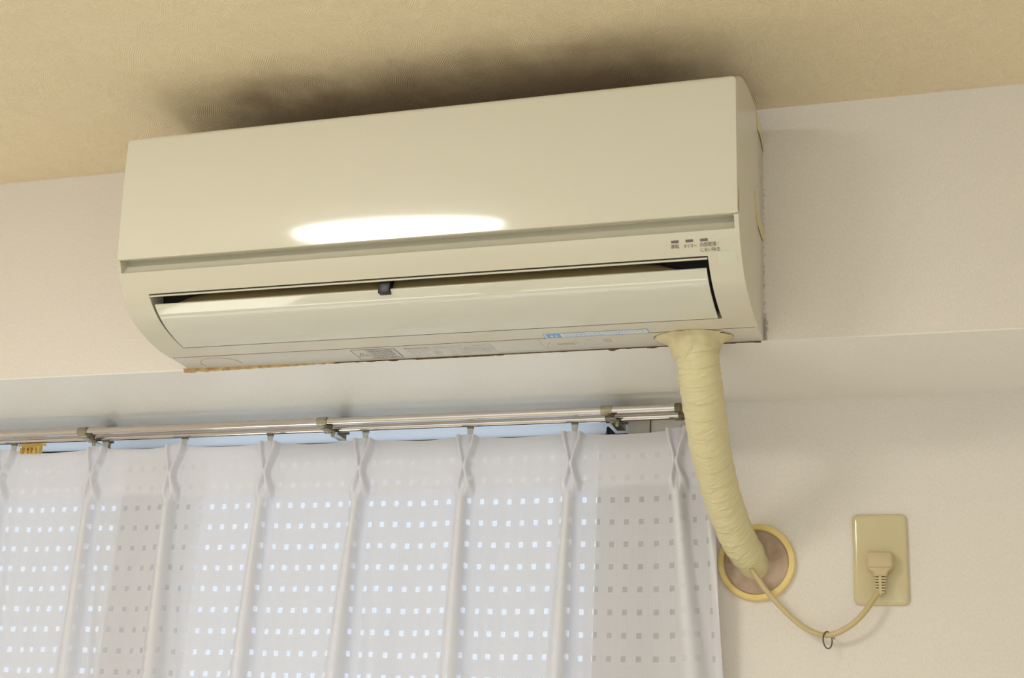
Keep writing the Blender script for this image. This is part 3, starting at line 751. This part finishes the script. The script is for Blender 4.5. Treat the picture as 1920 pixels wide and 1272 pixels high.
for k, (x, where) in enumerate(RUN):
    z = rail_z(x, zk)-RR
    if r0 is None:
        r0 = thing('curtain_runner', '', 'curtain runner', (x, .218, z), 'curtain runners on the rear rod')
        c1 = obj('drop_tab', runner_mesh(), m_run, r0, local=True); c2 = obj('slider', MB().box(-.0046, .0046, -.003, .003, -.0022, .0012), m_rune, r0, bevel=.0006, local=True)
        R_ = r0
    else:
        R_ = r0.copy(); COL.objects.link(R_); R_.location = (x, .218, z)
        for c in (c1, c2):
            d = c.copy(); COL.objects.link(d); d.parent = R_
    R_['label'] = 'small clear plastic curtain runner ' + where
# yellowed clip at the far left
yc = thing('plastic_clip', 'yellowed brittle plastic clip with small teeth hanging under the rail at left', 'clip', (-.401, .2165, -.0375))
cb = MB()
cb.box(-.4195, -.3835, .2140, .2190, -.0445, -.0375)
for x in (-.4185, -.4090, -.4020, -.3945, -.3860): cb.box(x-.0022, x+.0022, .2120, .2200, -.0530, -.0435)
cb.box(-.4255, -.4190, .2150, .2185, -.0400, -.0378).box(-.3840, -.3770, .2150, .2185, -.0402, -.0376)
cb.add([(-.4255, .215, -.0378), (-.4255, .2185, -.0378), (-.4290, .2168, -.0425), (-.4215, .2168, -.0400)], [(0,1,2), (1,3,2), (3,0,2), (0,3,1)])
cb.add([(-.3775, .215, -.0378), (-.3775, .2185, -.0378), (-.3735, .2168, -.0430), (-.3815, .2168, -.0400)], [(0,1,2), (1,3,2), (3,0,2), (0,3,1)])
obj('clip_body', cb, m_yel, yc, bevel=.0008)
obj('screw', MB().tube([(-.4065, .2110, -.0470), (-.4065, .2150, -.0470)], .0011, 8).tube([(-.3975, .2110, -.0472), (-.3975, .2150, -.0472)], .0011, 8), m_plugd, yc)

# ------------------------------------------------------------------ lace curtain
XP = np.array([-.765, -.605, -.4469, -.2777, -.1374, .0235, .1785, .3407, .4988, .6481])
XD = np.array([.0, .0, .003, .001, .007, -.0105, -.0164, -.004, -.009, .019])
xa, xb = -.84, .6985
xs = np.arange(xa, xb, .00105)
tz = np.concatenate([np.arange(0, .45, .0036), np.linspace(.46, 1.9, 8)])
Xg, Tg = np.meshgrid(xs, tz)
def sstep(a, b, v):
    t = np.clip((v-a)/(b-a), 0, 1); return t*t*(3-2*t)
H = np.zeros_like(Xg); Lay = np.zeros_like(Xg); Zt = np.zeros_like(Xg)
XPz = XP[None, :] + XD[None, :]*np.clip(tz[:, None]-.06, 0, .6)/.30
PIN = .048
rs = np.random.RandomState(3)
for i in range(len(XP)):
    xp = XPz[:, i][:, None]; s = Xg-xp; t = Tg
    a = np.where(t < PIN, .0092*(1-sstep(0, PIN, t))+.0024, .0024+.0058*sstep(PIN, PIN+.030, t))
    wr_ = np.where(t < PIN, .0036-.0010*sstep(0, PIN, t), .0026+.0030*sstep(PIN, PIN+.03, t))
    h1 = .0145
    head = 1-sstep(.070, .095, t)
    two = np.exp(-np.abs((s-a)/wr_)**4)+np.exp(-np.abs((s+a)/wr_)**4)
    fill = .45*np.exp(-np.abs(s/(a+.001))**4)
    # one twisted fold crosses the other below the pinch
    pleat = np.maximum(np.minimum(two, 1.15), fill)*h1
    wt = .0088+.0045*sstep(.10, .40, t)*(1+.5*rs.rand())
    tail = np.exp(-np.abs((s+.001)/wt)**3.2)*(.0135-.0030*sstep(.1, .45, t))
    tail = tail*(1+.10*np.sin(s/wt*2.4+rs.rand()*3))
    P = pleat*head+tail*(1-head)
    H += P
    Lay = np.maximum(Lay, (np.minimum(two+fill*1.2, 1))*head)
    Lay = np.maximum(Lay, np.exp(-np.abs((s+.001)/(wt*.92))**6)*(1-head)*(.95-.45*sstep(.15, .42, t)))
    # pulled-in shadow valley on the right of each fold
    vv = np.exp(-((s-wt*1.9)/(.0085+.010*sstep(.05, .4, t)))**2)
    H -= vv*(.0030+.0055*sstep(.05, .35, t))
    H += np.exp(-((s-wt*3.6)/.014)**2)*.004*sstep(.08, .35, t)
for i in range(len(XP)-1):
    a, b_ = XPz[:, i][:, None], XPz[:, i+1][:, None]
    v = np.clip((Xg-a)/(b_-a), 0, 1); ins = ((Xg >= a) & (Xg < b_)).astype(float)
    sk = rs.uniform(.8, 1.3)
    H -= ins*np.sin(np.pi*v**sk)*(.0035+.004*sstep(.02, .35, Tg))
    H += ins*np.sin(2*np.pi*v*rs.uniform(1.4, 2.1)+rs.rand()*6)*np.sin(np.pi*v)*(.0012+.0028*sstep(.05, .4, Tg))
    Zt += -ins*np.sin(np.pi*v)**.8*(.0040+rs.rand()*.003)
# right-hand hem turns forward
e = sstep(.668, .700, Xg-.004*0)
H += e*.004
H += np.exp(-((Xg-(.683+.018*np.clip(Tg, 0, .6)/.30))/.006)**2)*.006*sstep(.03, .12, Tg)
Lay = np.maximum(Lay, ((Xg > xb-.009)).astype(float)*.7)
Xo = Xg + np.where(Xg > .60, (Xg-.60)/.10*.018*np.clip(Tg-.05, 0, .6)/.30*.9, 0)
hd = 1-sstep(.0755, .0790, Tg-.0025*np.sin(Xg*40))
Lay = np.maximum(Lay, hd*.66)
ZTOP = -.0462
Zg = ZTOP - Tg + Zt*(1-sstep(0, .12, Tg)*.4)
Yg = .2165 - H
ref = int(np.argmin(np.abs(tz-.22)))
du = np.sqrt(np.diff(xs)**2+np.diff(H[ref]*.8)**2); U = np.concatenate([[0], np.cumsum(du)])
U = U/.0205
Vv = (Zg-.4*Zt+.143)/.0309
nx, nz = len(xs), len(tz)
me = bpy.data.meshes.new('lace_curtain')
verts = np.stack([Xo, Yg, Zg], -1).reshape(-1, 3)
ii, jj = np.meshgrid(np.arange(nz-1), np.arange(nx-1), indexing='ij'); a = (ii*nx+jj).ravel()
faces = np.stack([a, a+nx, a+nx+1, a+1], -1)
me.vertices.add(len(verts)); me.vertices.foreach_set('co', verts.astype(np.float32).ravel())
me.loops.add(faces.size); me.loops.foreach_set('vertex_index', faces.ravel().astype(np.int32))
me.polygons.add(len(faces)); me.polygons.foreach_set('loop_start', (np.arange(len(faces))*4).astype(np.int32))
me.polygons.foreach_set('use_smooth', np.ones(len(faces), dtype=bool))
me.update(calc_edges=True)
uv = me.uv_layers.new(name='weave')
UVf = np.stack([np.broadcast_to(U[None, :], Zg.shape), Vv], -1).reshape(-1, 2)
uv.data.foreach_set('uv', UVf[faces.ravel()].astype(np.float32).ravel())
at_ = me.attributes.new('layers', 'FLOAT', 'POINT'); at_.data.foreach_set('value', Lay.ravel().astype(np.float32))
me.materials.append(m_lace)
cur = bpy.data.objects.new('lace_curtain', me); COL.objects.link(cur)
tag(cur, 'sheer off-white pinch-pleated lace curtain with rows of tiny square openings', 'curtain')
